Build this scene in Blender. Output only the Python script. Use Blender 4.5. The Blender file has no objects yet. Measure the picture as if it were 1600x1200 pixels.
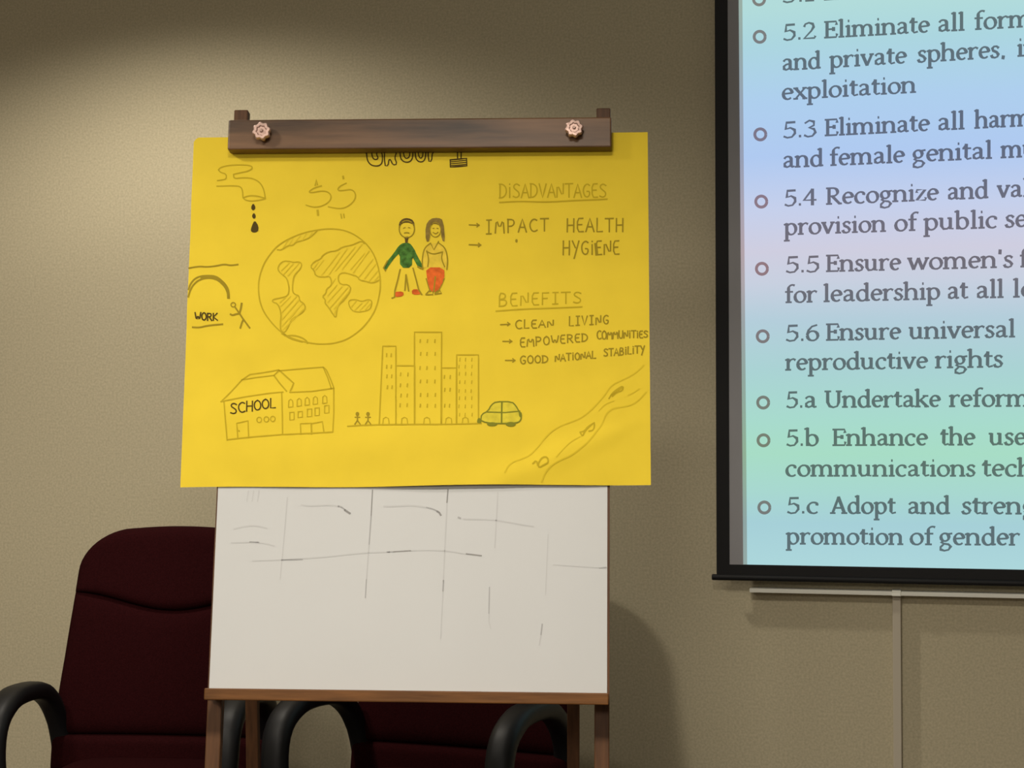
import bpy, bmesh, math, random
from mathutils import Vector, Matrix
from mathutils.geometry import tessellate_polygon

random.seed(7)
S = bpy.context.scene
COL = S.collection
R = math.radians
V = Vector

# ------------------------------------------------------------------ camera
F = 2634.0
YAW, PIT = R(13.3), R(1.52)
WALL_D = 4.47
CAM = V((0, -WALL_D, 1.25))
cd = bpy.data.cameras.new('camera')
cd.sensor_width = 36.0
cd.lens = 36.0 * F / 1600.0
cd.clip_start = 0.05
cam = bpy.data.objects.new('camera', cd)
cam.location = CAM
cam.rotation_euler = (R(90) + PIT, 0, YAW)
COL.objects.link(cam)
S.camera = cam
FW = V((-math.sin(YAW) * math.cos(PIT), math.cos(YAW) * math.cos(PIT), math.sin(PIT)))
RT = V((math.cos(YAW), math.sin(YAW), 0))
UP = RT.cross(FW)


def ray(px, py):
    return FW + RT * ((px - 800) / F) - UP * ((py - 600) / F)


def on_wall(px, py, y=0.0):
    """point of the plane world-y = y that the photograph shows at this pixel"""
    d = ray(px, py)
    return CAM + d * ((y - CAM.y) / d.y)


# ------------------------------------------------------------------ world, lamps, exposure
w = bpy.data.worlds.new('room_ambient')
S.world = w
w.use_nodes = True
bg = w.node_tree.nodes['Background']
bg.inputs[0].default_value = (1.0, 0.92, 0.80, 1)
bg.inputs[1].default_value = 0.20
S.view_settings.view_transform = 'Standard'
S.view_settings.look = 'None'
S.view_settings.gamma = 1
S.view_settings.use_curve_mapping = False
S.view_settings.exposure = 0.0

WARM = (1.0, 0.92, 0.79)


def spot(name, loc, power, size, blend, radius, color=WARM, aim=None):
    l = bpy.data.lights.new(name, 'SPOT')
    l.energy = power
    l.spot_size = R(size)
    l.spot_blend = blend
    l.shadow_soft_size = radius
    l.color = color
    o = bpy.data.objects.new(name, l)
    o.location = loc
    if aim is not None:
        o.rotation_euler = (V(aim) - V(loc)).to_track_quat('-Z', 'Y').to_euler()
    COL.objects.link(o)
    return o


def area(name, loc, power, sx, sy, spread, color=WARM, aim=None):
    l = bpy.data.lights.new(name, 'AREA')
    l.shape = 'RECTANGLE'
    l.size, l.size_y = sx, sy
    l.energy = power
    l.spread = R(spread)
    l.color = color
    o = bpy.data.objects.new(name, l)
    o.location = loc
    if aim is not None:
        o.rotation_euler = (V(aim) - V(loc)).to_track_quat('-Z', 'Y').to_euler()
    COL.objects.link(o)
    return o


# recessed downlight above the easel side of the wall (its cone edge draws the scallop at the top of the wall)
spot('recessed_downlight', (-1.98, -0.95, 2.72), 86, 147, 0.55, 0.05)
# recessed downlight in front, to the left of the easel
spot('recessed_downlight', (-2.12, -2.95, 2.72), 148, 146, 0.35, 0.14)
# ceiling panels over the seats
area('panel_fill_light', (-0.4, -3.6, 2.74), 80, 0.4, 0.4, 150)
# added wide fill light behind the camera, lifts the dark upper wall
area('panel_fill_light', (-0.8, -6.6, 2.6), 70, 1.8, 0.8, 180, aim=(-0.8, -3.0, 1.2))


# ------------------------------------------------------------------ materials
def mat(name, col, rough=0.6, spec=0.3, noise=None, bump=None, coat=0.0, metal=0.0, sheen=0.0):
    """noise = (scale, amount, (stretch xyz)); bump = (scale, strength, distance)"""
    m = bpy.data.materials.new(name)
    m.use_nodes = True
    nt = m.node_tree
    b = nt.nodes['Principled BSDF']
    b.inputs['Base Color'].default_value = (*col, 1)
    b.inputs['Roughness'].default_value = rough
    b.inputs['Specular IOR Level'].default_value = spec
    b.inputs['Metallic'].default_value = metal
    b.inputs['Coat Weight'].default_value = coat
    b.inputs['Sheen Weight'].default_value = sheen
    tc = nt.nodes.new('ShaderNodeTexCoord')
    if noise:
        mp = nt.nodes.new('ShaderNodeMapping')
        mp.inputs['Scale'].default_value = noise[2] if len(noise) > 2 else (1, 1, 1)
        nt.links.new(tc.outputs['Object'], mp.inputs[0])
        n = nt.nodes.new('ShaderNodeTexNoise')
        n.inputs['Scale'].default_value = noise[0]
        n.inputs['Detail'].default_value = 6
        nt.links.new(mp.outputs[0], n.inputs['Vector'])
        cr = nt.nodes.new('ShaderNodeValToRGB')
        a = noise[1]
        cr.color_ramp.elements[0].position = 0.3
        cr.color_ramp.elements[1].position = 0.7
        cr.color_ramp.elements[0].color = (*[max(0, c * (1 - a)) for c in col], 1)
        cr.color_ramp.elements[1].color = (*[min(1, c * (1 + a)) for c in col], 1)
        nt.links.new(n.outputs[0], cr.inputs[0])
        nt.links.new(cr.outputs[0], b.inputs['Base Color'])
    if bump:
        n2 = nt.nodes.new('ShaderNodeTexNoise')
        n2.inputs['Scale'].default_value = bump[0]
        n2.inputs['Detail'].default_value = 4
        nt.links.new(tc.outputs['Object'], n2.inputs['Vector'])
        bp = nt.nodes.new('ShaderNodeBump')
        bp.inputs['Strength'].default_value = bump[1]
        bp.inputs['Distance'].default_value = bump[2]
        nt.links.new(n2.outputs[0], bp.inputs['Height'])
        nt.links.new(bp.outputs[0], b.inputs['Normal'])
    return m


M_WALL = mat('woven_beige_wallcovering', (0.470, 0.418, 0.292), 0.85, 0.1, (160, 0.12), (300, 0.14, 0.002))
M_FLOOR = mat('dark_carpet', (0.10, 0.08, 0.07), 0.95, 0.05, (200, 0.3), (400, 0.4, 0.003))
M_CEIL = mat('off_white_ceiling', (0.6, 0.57, 0.52), 0.9, 0.1)
M_YELLOW = mat('yellow_chart_paper', (0.72, 0.535, 0.035), 0.75, 0.15, (14, 0.03), (9, 0.12, 0.01))
M_WHITE = mat('white_board_laminate', (0.515, 0.525, 0.530), 0.4, 0.3, (5, 0.012))
M_WOOD = mat('brown_easel_wood', (0.125, 0.051, 0.0135), 0.5, 0.2, (9, 0.28, (1.2, 6, 14)), (60, 0.1, 0.001))
M_WOODV = mat('brown_easel_wood_upright', (0.088, 0.038, 0.015), 0.5, 0.25, (9, 0.28, (14, 6, 1.2)), (60, 0.1, 0.001))
M_BAR = mat('dark_varnished_wood', (0.112, 0.058, 0.027), 0.42, 0.34, (4.5, 0.7, (0.8, 3, 9)), (50, 0.08, 0.001))
M_KNOB = mat('pinkish_metal', (0.50, 0.34, 0.29), 0.42, 0.5, metal=0.4)
M_STEEL = mat('dull_steel', (0.4, 0.38, 0.36), 0.4, 0.5, metal=0.9)
M_FABRIC = mat('maroon_fabric', (0.0205, 0.0034, 0.0041), 0.95, 0.03, (260, 0.22), (350, 0.3, 0.002))
M_BLACKP = mat('black_plastic', (0.007, 0.007, 0.008), 0.5, 0.3)
M_BLACKF = mat('black_screen_border', (0.011, 0.011, 0.012), 0.6, 0.2)
M_SCREEN = mat('matt_white_screen', (0.31, 0.31, 0.33), 0.85, 0.1)
M_TRUNK = mat('white_plastic_trunking', (0.88, 0.88, 0.80), 0.45, 0.4)
M_PAINTED = mat('beige_painted_conduit', (0.50, 0.45, 0.36), 0.6, 0.2)
M_PENCIL = mat('olive_pencil_line', (0.48, 0.35, 0.019), 0.8, 0.1)
M_HATCH = mat('faint_pencil_hatching', (0.63, 0.465, 0.028), 0.8, 0.1)
M_MARK = mat('olive_marker', (0.31, 0.225, 0.018), 0.8, 0.1)
M_DARK = mat('dark_brown_marker', (0.075, 0.05, 0.012), 0.8, 0.1)
M_GREENI = mat('green_crayon', (0.06, 0.155, 0.028), 0.85, 0.1, (120, 0.5))
M_GREENL = mat('pale_green_crayon', (0.61, 0.51, 0.045), 0.85, 0.1, (90, 0.12))
M_REDI = mat('red_crayon', (0.62, 0.12, 0.022), 0.85, 0.1, (90, 0.25))
M_HAIRI = mat('brown_crayon_hair', (0.22, 0.15, 0.035), 0.85, 0.1, (90, 0.3))
M_HAIRD = mat('dark_brown_crayon_hair', (0.10, 0.065, 0.018), 0.85, 0.1, (90, 0.3))
M_BODYI = mat('pale_brown_crayon', (0.67, 0.48, 0.05), 0.85, 0.1, (60, 0.15))
M_SM1 = mat('faint_marker_smear', (0.47, 0.475, 0.48), 0.5, 0.3)
M_SM2 = mat('grey_marker_trace', (0.34, 0.34, 0.345), 0.5, 0.3)
M_SM3 = mat('dark_marker_trace', (0.24, 0.235, 0.23), 0.5, 0.3)


# ------------------------------------------------------------------ object helpers
def link(name, mesh, m=None, parent=None):
    o = bpy.data.objects.new(name, mesh)
    COL.objects.link(o)
    if m:
        for x in (m if isinstance(m, (list, tuple)) else [m]):
            mesh.materials.append(x)
    if parent:
        o.parent = parent
    return o


def tag(o, label, cat, group=None):
    o['label'] = label
    o['category'] = cat
    if group:
        o['group'] = group
    return o


def thing(name, label, cat, matrix=None, group=None):
    o = bpy.data.objects.new(name, None)
    o.empty_display_size = 0.1
    COL.objects.link(o)
    if matrix is not None:
        o.matrix_world = matrix
    return tag(o, label, cat, group)


def bm_obj(name, bm, m, parent=None, smooth=False, bevel=0.0, seg=2, auto=None):
    bmesh.ops.recalc_face_normals(bm, faces=bm.faces)
    me = bpy.data.meshes.new(name)
    bm.to_mesh(me)
    bm.free()
    o = link(name, me, m, parent)
    if smooth:
        for p in me.polygons:
            p.use_smooth = True
    if bevel:
        b = o.modifiers.new('bevel', 'BEVEL')
        b.width = bevel
        b.segments = seg
        b.limit_method = 'ANGLE'
    return o


def add_box(bm, lo, hi, mx=None):
    c = [(x, y, z) for x in (lo[0], hi[0]) for y in (lo[1], hi[1]) for z in (lo[2], hi[2])]
    vs = [bm.verts.new(mx @ V(p) if mx else p) for p in c]
    for f in ((0, 1, 3, 2), (4, 6, 7, 5), (0, 4, 5, 1), (2, 3, 7, 6), (0, 2, 6, 4), (1, 5, 7, 3)):
        bm.faces.new([vs[i] for i in f])


def add_beam(bm, a, b, wx, wy, xdir=V((1, 0, 0))):
    """rectangular bar from a to b, wx along xdir"""
    a, b = V(a), V(b)
    z = (b - a).normalized()
    x = (xdir - z * xdir.dot(z)).normalized()
    y = z.cross(x)
    vs = []
    for p in (a, b):
        for sx, sy in ((-1, -1), (1, -1), (1, 1), (-1, 1)):
            vs.append(bm.verts.new(p + x * (sx * wx / 2) + y * (sy * wy / 2)))
    for i in range(4):
        j = (i + 1) % 4
        bm.faces.new((vs[i], vs[j], vs[j + 4], vs[i + 4]))
    bm.faces.new(vs[0:4])
    bm.faces.new(vs[4:8])


def add_lathe(bm, prof, n=24, mx=Matrix.Identity(4), lobe=None):
    """prof = [(r, h)] along +Z of mx; lobe(angle, r, h) -> r"""
    rings = []
    for r, h in prof:
        ring = []
        for i in range(n):
            a = 2 * math.pi * i / n
            rr = lobe(a, r, h) if lobe else r
            ring.append(bm.verts.new(mx @ V((rr * math.cos(a), rr * math.sin(a), h))))
        rings.append(ring)
    for k in range(len(rings) - 1):
        for i in range(n):
            j = (i + 1) % n
            bm.faces.new((rings[k][i], rings[k][j], rings[k + 1][j], rings[k + 1][i]))
    bm.faces.new(rings[0][::-1])
    bm.faces.new(rings[-1])


def chaikin(p, it=2, closed=False):
    p = [V(q) for q in p]
    for _ in range(it):
        q = []
        n = len(p)
        if closed:
            for i in range(n):
                a, b = p[i], p[(i + 1) % n]
                q += [a * .75 + b * .25, a * .25 + b * .75]
        else:
            q = [p[0]]
            for i in range(n - 1):
                a, b = p[i], p[i + 1]
                q += [a * .75 + b * .25, a * .25 + b * .75]
            q.append(p[-1])
        p = q
    return p


def sweep(bm, path, wid, thk, side):
    """elliptical section swept along path; wid/thk lists; side = lateral axis"""
    n = 14
    rings = []
    for i, p in enumerate(path):
        t = (path[min(i + 1, len(path) - 1)] - path[max(i - 1, 0)]).normalized()
        x = (side - t * side.dot(t)).normalized()
        y = t.cross(x)
        ring = []
        for k in range(n):
            a = 2 * math.pi * k / n
            ca, sa = math.cos(a), math.sin(a)
            ca = math.copysign(abs(ca) ** .7, ca)
            sa = math.copysign(abs(sa) ** .7, sa)
            ring.append(bm.verts.new(p + x * (wid[i] / 2 * ca) + y * (thk[i] / 2 * sa)))
        rings.append(ring)
    for k in range(len(rings) - 1):
        for i in range(n):
            j = (i + 1) % n
            bm.faces.new((rings[k][i], rings[k][j], rings[k + 1][j], rings[k + 1][i]))
    bm.faces.new(rings[0][::-1])
    bm.faces.new(rings[-1])


class Ink:
    """flat marks gathered in 2-D (pixel units), then laid on a surface by a mapping function"""

    def __init__(self):
        self.v, self.f = [], []

    def line(self, pts, width, nib=None, thin=None, ext=0.3):
        pts = [V((p[0], p[1])) for p in pts]
        q = [pts[0]]
        for p in pts[1:]:
            if (p - q[-1]).length > 1e-4:
                q.append(p)
        pts = q
        if len(pts) < 2:
            pts = [pts[0] - V((width * .3, 0)), pts[0] + V((width * .3, 0))]
        d0 = (pts[1] - pts[0]).normalized()
        d1 = (pts[-1] - pts[-2]).normalized()
        pts[0] = pts[0] - d0 * width * ext
        pts[-1] = pts[-1] + d1 * width * ext
        base = len(self.v)
        n = len(pts)
        for i, p in enumerate(pts):
            a = pts[max(i - 1, 0)]
            b = pts[min(i + 1, n - 1)]
            d = b - a
            if d.length < 1e-6:
                d = V((1, 0))
            d.normalize()
            nr = V((-d.y, d.x))
            w_ = width
            if nib is not None:
                nv = V((math.cos(nib), math.sin(nib)))
                w_ = max(thin, width * abs(d.x * nv.y - d.y * nv.x))
            self.v += [p + nr * w_ / 2, p - nr * w_ / 2]
        for i in range(n - 1):
            k = base + 2 * i
            self.f.append((k, k + 1, k + 3, k + 2))

    def poly(self, pts):
        p3 = [V((p[0], p[1], 0)) for p in pts]
        base = len(self.v)
        self.v += [V((p.x, p.y)) for p in p3]
        for t in tessellate_polygon([p3]):
            self.f.append(tuple(base + i for i in t))

    def build(self, name, m, parent, mapping, label=None):
        me = bpy.data.meshes.new(name)
        me.from_pydata([mapping(p.x, p.y) for p in self.v], [], self.f)
        me.validate()
        o = link(name, me, m, parent)
        if label:
            o['label'] = label
        return o


# ------------------------------------------------------------------ the room
def struct(name, lo, hi, m):
    bm = bmesh.new()
    add_box(bm, lo, hi)
    o = bm_obj(name, bm, m)
    o['kind'] = 'structure'
    return o


X0, X1, Y0, H = -4.6, 3.2, -7.5, 2.75
struct('wall_back', (X0 - .1, 0, 0), (X1 + .1, .12, H), M_WALL)
struct('wall_left', (X0 - .12, Y0, 0), (X0, 0, H), M_WALL)
struct('wall_right', (X1, Y0, 0), (X1 + .12, 0, H), M_WALL)
struct('floor', (X0 - .12, Y0, -.1), (X1 + .12, .12, 0), M_FLOOR)
struct('ceiling', (X0 - .12, Y0, H), (X1 + .12, .12, H + .1), M_CEIL)

# ------------------------------------------------------------------ projection screen
SY = -0.056
p_out = on_wall(1118.2, 450, SY)
SX0 = p_out.x
SX1 = SX0 + 2.30
z_bar0 = on_wall(1118, 906.5, SY).z
z_bar1 = on_wall(1118, 897, SY).z
z_in = on_wall(1145, 882, SY).z
x_in = on_wall(1138.5, 450, SY).x
Z_TOP = 2.60
scr = thing('projection_screen', 'pull down projection screen with black border showing a slide of numbered goals', 'projection screen',
            Matrix.Translation((SX0, SY, z_bar0)))


def sl(p):
    return V((p.x - SX0, p.y - SY, p.z - z_bar0))


bm = bmesh.new()
add_box(bm, (x_in - SX0, 0, z_in - z_bar0), (SX1 - SX0 - (x_in - SX0), .002, Z_TOP - z_bar0))
bm_obj('screen_fabric', bm, M_SCREEN, scr)
bm = bmesh.new()
bw = x_in - SX0
add_box(bm, (0, -.0005, z_bar1 - z_bar0), (bw, .0025, Z_TOP - z_bar0))
add_box(bm, (SX1 - SX0 - bw, -.0005, z_bar1 - z_bar0), (SX1 - SX0, .0025, Z_TOP - z_bar0))
add_box(bm, (bw, -.0005, z_bar1 - z_bar0), (SX1 - SX0 - bw, .0025, z_in - z_bar0))
bm_obj('border', bm, M_BLACKF, scr)
bm = bmesh.new()
zb = (z_bar1 - z_bar0)
mx = Matrix.Translation((-.012, 0, zb / 2)) @ Matrix.Rotation(R(90), 4, 'Y')
add_lathe(bm, [(zb * .42, 0), (zb * .5, .002), (zb * .5, SX1 - SX0 + .022), (zb * .42, SX1 - SX0 + .024)], 16, mx)
bm_obj('weight_bar', bm, M_BLACKF, scr, True)
bm = bmesh.new()
add_box(bm, (-.05, -.06, Z_TOP - z_bar0 - .01), (SX1 - SX0 + .05, -SY - .004, Z_TOP - z_bar0 + .09))
bm_obj('roller_case', bm, M_TRUNK, scr, bevel=.01)
for sx in (.2, SX1 - SX0 - .2):
    bm = bmesh.new()
    add_box(bm, (sx - .02, -.02, Z_TOP - z_bar0 + .09), (sx + .02, -SY, H - z_bar0 - .03))
    bm_obj('mount_bracket', bm, M_STEEL, scr)

# the picture thrown on the screen (light)
def srgb(c):
    return tuple((x / 255 / 12.92) if x / 255 <= .04045 else ((x / 255 + .055) / 1.055) ** 2.4 for x in c)


zp0 = on_wall(1168, 882, SY).z
zp1 = Z_TOP - .06
BANDS = [(0, (178, 220, 219)), (60, (172, 214, 224)), (150, (174, 207, 238)), (240, (176, 202, 241)), (320, (197, 208, 236)),
         (390, (207, 206, 224)), (440, (200, 208, 224)), (500, (180, 206, 219)), (580, (170, 211, 212)), (660, (168, 219, 205)),
         (710, (168, 221, 198)), (770, (168, 216, 208)), (820, (166, 208, 216)), (880, (172, 214, 219))]


def glow_mat(name, mul, tint=(1, 1, 1), lift=(0, 0, 0)):
    m = bpy.data.materials.new(name)
    m.use_nodes = True
    nt = m.node_tree
    nt.nodes.clear()
    out = nt.nodes.new('ShaderNodeOutputMaterial')
    em = nt.nodes.new('ShaderNodeEmission')
    tc = nt.nodes.new('ShaderNodeTexCoord')
    sp = nt.nodes.new('ShaderNodeSeparateXYZ')
    mr = nt.nodes.new('ShaderNodeMapRange')
    cr = nt.nodes.new('ShaderNodeValToRGB')
    nt.links.new(tc.outputs['Object'], sp.inputs[0])
    nt.links.new(sp.outputs['Z'], mr.inputs['Value'])
    za = sl(on_wall(1400, 900, SY)).z
    zt = sl(on_wall(1400, 0, SY)).z
    mr.inputs['From Min'].default_value = za
    mr.inputs['From Max'].default_value = zt
    e = cr.color_ramp.elements
    pts = sorted([(1 - y / 900, c) for y, c in BANDS])
    while len(e) < len(pts):
        e.new(.5)
    for i, (t, c) in enumerate(pts):
        e[i].position = t
        c = srgb(c)
        e[i].color = (*[c[k] * mul * tint[k] + lift[k] for k in range(3)], 1)
    nt.links.new(mr.outputs[0], cr.inputs[0])
    nt.links.new(cr.outputs[0], em.inputs[0])
    em.inputs[1].default_value = 1.0
    nt.links.new(em.outputs[0], out.inputs[0])
    return m


M_GLOW = glow_mat('projected_slide_light', 1.0)
M_EDGE = glow_mat('projected_slide_edge', 0.62, (1.15, 0.95, 0.85))
M_STEXT = glow_mat('projected_slide_text', 0.26, (0.95, 0.87, 0.88), (.012, .012, .016))
M_RING = glow_mat('projected_bullet', 0.42, (1.12, 0.72, 0.68))


def smap(off):
    return lambda x, y: sl(on_wall(x, y, SY - off)) + V((0, 0, 0))


xr = SX1 - SX0 - bw - .03
a0, a1 = sl(on_wall(1167.5, 882, SY)), sl(on_wall(1160, 0, SY))
tz = zp1 - z_bar0
ax = a0.x + (a1.x - a0.x) * (tz - a0.z) / (a1.z - a0.z)
me = bpy.data.meshes.new('projected_slide')
me.from_pydata([(a0.x, -.0014, zp0 - z_bar0), (xr, -.0014, zp0 - z_bar0), (xr, -.0014, tz), (ax, -.0014, tz)], [], [(0, 1, 2, 3)])
slide = link('projected_slide', me, M_GLOW, scr)
slide['label'] = 'lit slide area in pale blue and green bands'
e0, e1 = .010, .0095
me = bpy.data.meshes.new('slide_edge')
me.from_pydata([(a0.x - e0, -.0014, zp0 - z_bar0), (a0.x, -.0014, zp0 - z_bar0), (ax, -.0014, tz), (ax - e1, -.0014, tz)], [], [(0, 1, 2, 3)])
link('slide_edge', me, M_EDGE, slide)


def arc(cx, cy, rx, ry, a, b, n=14):
    return [(cx + rx * math.cos(R(a + (b - a) * i / n)), cy + ry * math.sin(R(a + (b - a) * i / n))) for i in range(n + 1)]


def stem(x, y0, y1, flag=True, foot=True):
    s = [[(x, y0), (x, y1)]]
    if foot:
        s.append([(x - .2, y0 + .03), (x + .2, y0 + .03)])
    if flag:
        s.append([(x - .2, y1 - .1), (x, y1 - .01)])
    return s


def hump(x0, x1, foot=True):
    s = [[(x0, .62)] + arc((x0 + x1) / 2 + .03, .6, (x1 - x0) / 2 - .03, .36, 150, 0) + [(x1, .5), (x1, 0)]]
    if foot:
        s.append([(x1 - .2, .03), (x1 + .2, .03)])
    return s


A = 1.55  # ascender height
GL = {
    'a': (.98, [arc(.40, .70, .27, .26, 160, 0) + [(.67, .1), (.74, .03), (.9, .08)], [(.67, .56), (.34, .5), (.15, .34), (.17, .12), (.34, .03), (.52, .1), (.67, .25)]]),
    'b': (1.08, stem(.2, 0, A, True, False) + [arc(.54, .48, .36, .48, 140, -150)]),
    'c': (.88, [arc(.5, .48, .38, .48, 50, 310), [(.74, .85), (.72, .72)]]),
    'd': (1.1, stem(.84, 0, A, True, False) + [arc(.5, .48, .36, .48, 40, 330), [(.84, .03), (1.04, .06)]]),
    'e': (.92, [[(.14, .52), (.8, .56)] + arc(.48, .5, .34, .47, 10, 310)]),
    'f': (.68, [arc(.6, 1.2, .3, .34, 60, 180) + [(.3, 0)], [(.06, .94), (.62, .94)], [(.1, .03), (.52, .03)]]),
    'g': (1.0, [arc(.44, .64, .29, .33, 0, 360), [(.62, .9), (.95, .96)], [(.3, .34), (.2, .2), (.34, .1), (.7, .04), (.86, -.14), (.7, -.42), (.4, -.5), (.12, -.4), (.12, -.2), (.36, .06)]]),
    'h': (1.16, stem(.2, 0, A) + hump(.2, .9)),
    'i': (.54, stem(.27, 0, .98) + [[(.25, 1.34), (.31, 1.34)], [(.25, 1.4), (.31, 1.4)]]),
    'k': (1.08, stem(.2, 0, A) + [[(.26, .46), (.8, .95)], [(.42, .58), (.92, .03)], [(.62, .95), (1., .95)], [(.74, .03), (1.05, .03)]]),
    'l': (.54, stem(.27, 0, A)),
    'm': (1.74, stem(.2, 0, .98) + hump(.2, .82) + hump(.82, 1.46)),
    'n': (1.16, stem(.2, 0, .98) + hump(.2, .9)),
    'o': (1.02, [arc(.51, .48, .39, .48, 0, 360)]),
    'p': (1.08, stem(.22, -.55, .98) + [arc(.56, .48, .36, .48, 140, -150)]),
    'r': (.82, stem(.22, 0, .98) + [[(.24, .62), (.42, .9), (.62, .98), (.76, .88)]]),
    's': (.76, [[(.64, .82), (.5, .96), (.3, .96), (.16, .8), (.22, .62), (.5, .46), (.62, .28), (.56, .08), (.36, 0), (.16, .06), (.1, .22)]]),
    't': (.68, [[(.3, 1.3), (.28, .2), (.38, .03), (.64, .1)], [(.04, .94), (.62, .94)], [(.1, .98), (.3, 1.28)]]),
    'u': (1.14, [[(.2, .96), (.2, .3), (.34, .04), (.6, .05), (.82, .3)], [(.82, .96), (.82, .05), (1.02, .05)], [(.02, .94), (.2, .94)], [(.64, .94), (.82, .94)]]),
    'v': (1.02, [[(.14, .94), (.5, .02)], [(.5, .02), (.86, .94)], [(0, .95), (.34, .95)], [(.7, .95), (1., .95)]]),
    'w': (1.5, [[(.14, .94), (.44, .02)], [(.44, .02), (.76, .94)], [(.76, .94), (1.06, .02)], [(1.06, .02), (1.38, .94)], [(0, .95), (.3, .95)], [(1.24, .95), (1.5, .95)]]),
    'x': (1.0, [[(.14, .95), (.86, .02)], [(.84, .95), (.14, .02)], [(0, .95), (.32, .95)], [(.68, .95), (.96, .95)], [(0, .03), (.3, .03)], [(.68, .03), (1., .03)]]),
    'y': (1.02, [[(.14, .94), (.52, .02)], [(.88, .94), (.5, -.04), (.3, -.46), (.08, -.46)], [(0, .95), (.34, .95)], [(.7, .95), (1., .95)]]),
    'z': (.86, [[(.12, .72), (.12, .94), (.74, .94), (.12, .04), (.76, .04), (.78, .24)]]),
    'E': (1.1, [[(.26, 0), (.26, 1.42)], [(.06, 1.39), (.96, 1.39), (.98, 1.12)], [(.06, .03), (.96, .03), (1.02, .3)], [(.26, .74), (.76, .74)], [(.76, .6), (.76, .88)]]),
    'R': (1.22, [[(.26, 0), (.26, 1.42)], [(.06, 1.39), (.5, 1.39)] + arc(.54, 1.04, .36, .35, 90, -90) + [(.26, .69)], [(.5, .69), (1.04, .03), (1.2, .03)], [(.06, .03), (.46, .03)]]),
    'U': (1.4, [[(.26, 1.39), (.26, .45), (.42, .1), (.7, .0), (1.0, .1), (1.12, .45), (1.12, 1.39)], [(.04, 1.39), (.5, 1.39)], [(.92, 1.39), (1.34, 1.39)]]),
    'A': (1.36, [[(.68, 1.42), (.2, .03)], [(.66, 1.42), (1.14, .03)], [(.34, .48), (.98, .48)], [(.02, .03), (.4, .03)], [(.92, .03), (1.34, .03)]]),
    '1': (.7, [[(.35, 0), (.35, 1.4)], [(.12, 1.2), (.35, 1.38)], [(.1, .03), (.6, .03)]]),
    '2': (.92, [[(.12, 1.1), (.2, 1.32), (.44, 1.42), (.7, 1.3), (.76, 1.04), (.6, .7), (.12, .06), (.82, .06), (.86, .22)]]),
    '3': (.92, [[(.12, 1.2), (.4, 1.42), (.7, 1.3), (.7, .98), (.4, .78), (.7, .66), (.8, .36), (.6, .05), (.3, 0), (.08, .14)]]),
    '4': (.98, [[(.68, 0), (.68, 1.4)], [(.66, 1.38), (.08, .44), (.94, .44)]]),
    '5': (.92, [[(.8, 1.36), (.24, 1.36), (.2, .76), (.5, .86), (.78, .66), (.8, .36), (.6, .05), (.3, 0), (.08, .12)], [(.24, 1.3), (.8, 1.32)]]),
    '6': (.96, [[(.76, 1.36), (.44, 1.24), (.2, .9), (.12, .5)] + arc(.48, .42, .35, .42, 180, -180)]),
    '.': (.42, [[(.16, .06), (.26, .06)], [(.16, .12), (.26, .12)]]),
    ',': (.42, [[(.18, .1), (.26, .1), (.22, -.14)]]),
    "'": (.4, [[(.2, 1.5), (.18, 1.15)]]),
}
NIB = R(18)


def word(ink, txt, x0, y0, x1, y1, xh):
    """lay txt from (x0,y0) to (x1,y1) along its baseline, x-height xh"""
    tot = sum(GL[c][0] for c in txt)
    sx = (x1 - x0) / tot
    sl_ = (y1 - y0) / (x1 - x0)
    x = 0
    for ch in txt:
        adv, st = GL[ch]
        for s in st:
            pts = []
            for gx, gy in s:
                X = x0 + (x + gx) * sx
                pts.append((X, y0 + (X - x0) * sl_ - gy * xh))
            ink.line(pts, xh * .30, -NIB, xh * .16, ext=.12)
        x += adv


# each line: list of (word, x0, x1), baseline at x=1225 and its slope, all measured on the slide
LINES = [
    ([('5.1', 1222, 1274), ('End', 1287, 1340), ('all', 1352, 1392)], 4, -.062),
    ([('5.2', 1223, 1275), ('Eliminate', 1287, 1453), ('all', 1465, 1508), ('forms', 1522, 1629)], 63, -.056),
    ([('and', 1222, 1283), ('private', 1296, 1417), ('spheres,', 1433, 1571), ('including', 1589, 1745)], 110, -.060),
    ([('exploitation', 1221, 1432)], 156, -.057),
    ([('5.3', 1223, 1277), ('Eliminate', 1288, 1453), ('all', 1465, 1508), ('harmful', 1523, 1655)], 215.5, -.050),
    ([('and', 1223, 1287), ('female', 1296, 1414), ('genital', 1425, 1551), ('mutilation', 1564, 1740)], 262, -.045),
    ([('5.4', 1225, 1276), ('Recognize', 1290, 1467), ('and', 1480, 1545), ('value', 1558, 1650)], 322, -.040),
    ([('provision', 1225, 1385), ('of', 1397, 1433), ('public', 1443, 1559), ('services,', 1570, 1718)], 367, -.034),
    ([('5.5', 1227, 1281), ('Ensure', 1290, 1408), ("women's", 1418, 1584), ('full', 1593, 1650)], 426, -.024),
    ([('for', 1226, 1277), ('leadership', 1286, 1470), ('at', 1480, 1513), ('all', 1525, 1569), ('levels', 1582, 1690)], 473, -.024),
    ([('5.6', 1227, 1281), ('Ensure', 1290, 1408), ('universal', 1420, 1587), ('access', 1604, 1725)], 533, -.018),
    ([('reproductive', 1227, 1450), ('rights', 1461, 1568)], 578.5, -.015),
    ([('5.a', 1228, 1277), ('Undertake', 1288, 1470), ('reforms', 1483, 1625)], 637, -.006),
    ([('5.b', 1228, 1281), ('Enhance', 1300, 1450), ('the', 1469, 1524), ('use', 1545, 1604)], 696.5, -.004),
    ([('communications', 1227, 1525), ('technology', 1534, 1745)], 744, .000),
    ([('5.c', 1229, 1280), ('Adopt', 1297, 1400), ('and', 1418, 1485), ('strengthen', 1502, 1705)], 802, .003),
    ([('promotion', 1228, 1412), ('of', 1421, 1459), ('gender', 1467, 1594)], 850, .005),
]
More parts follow.
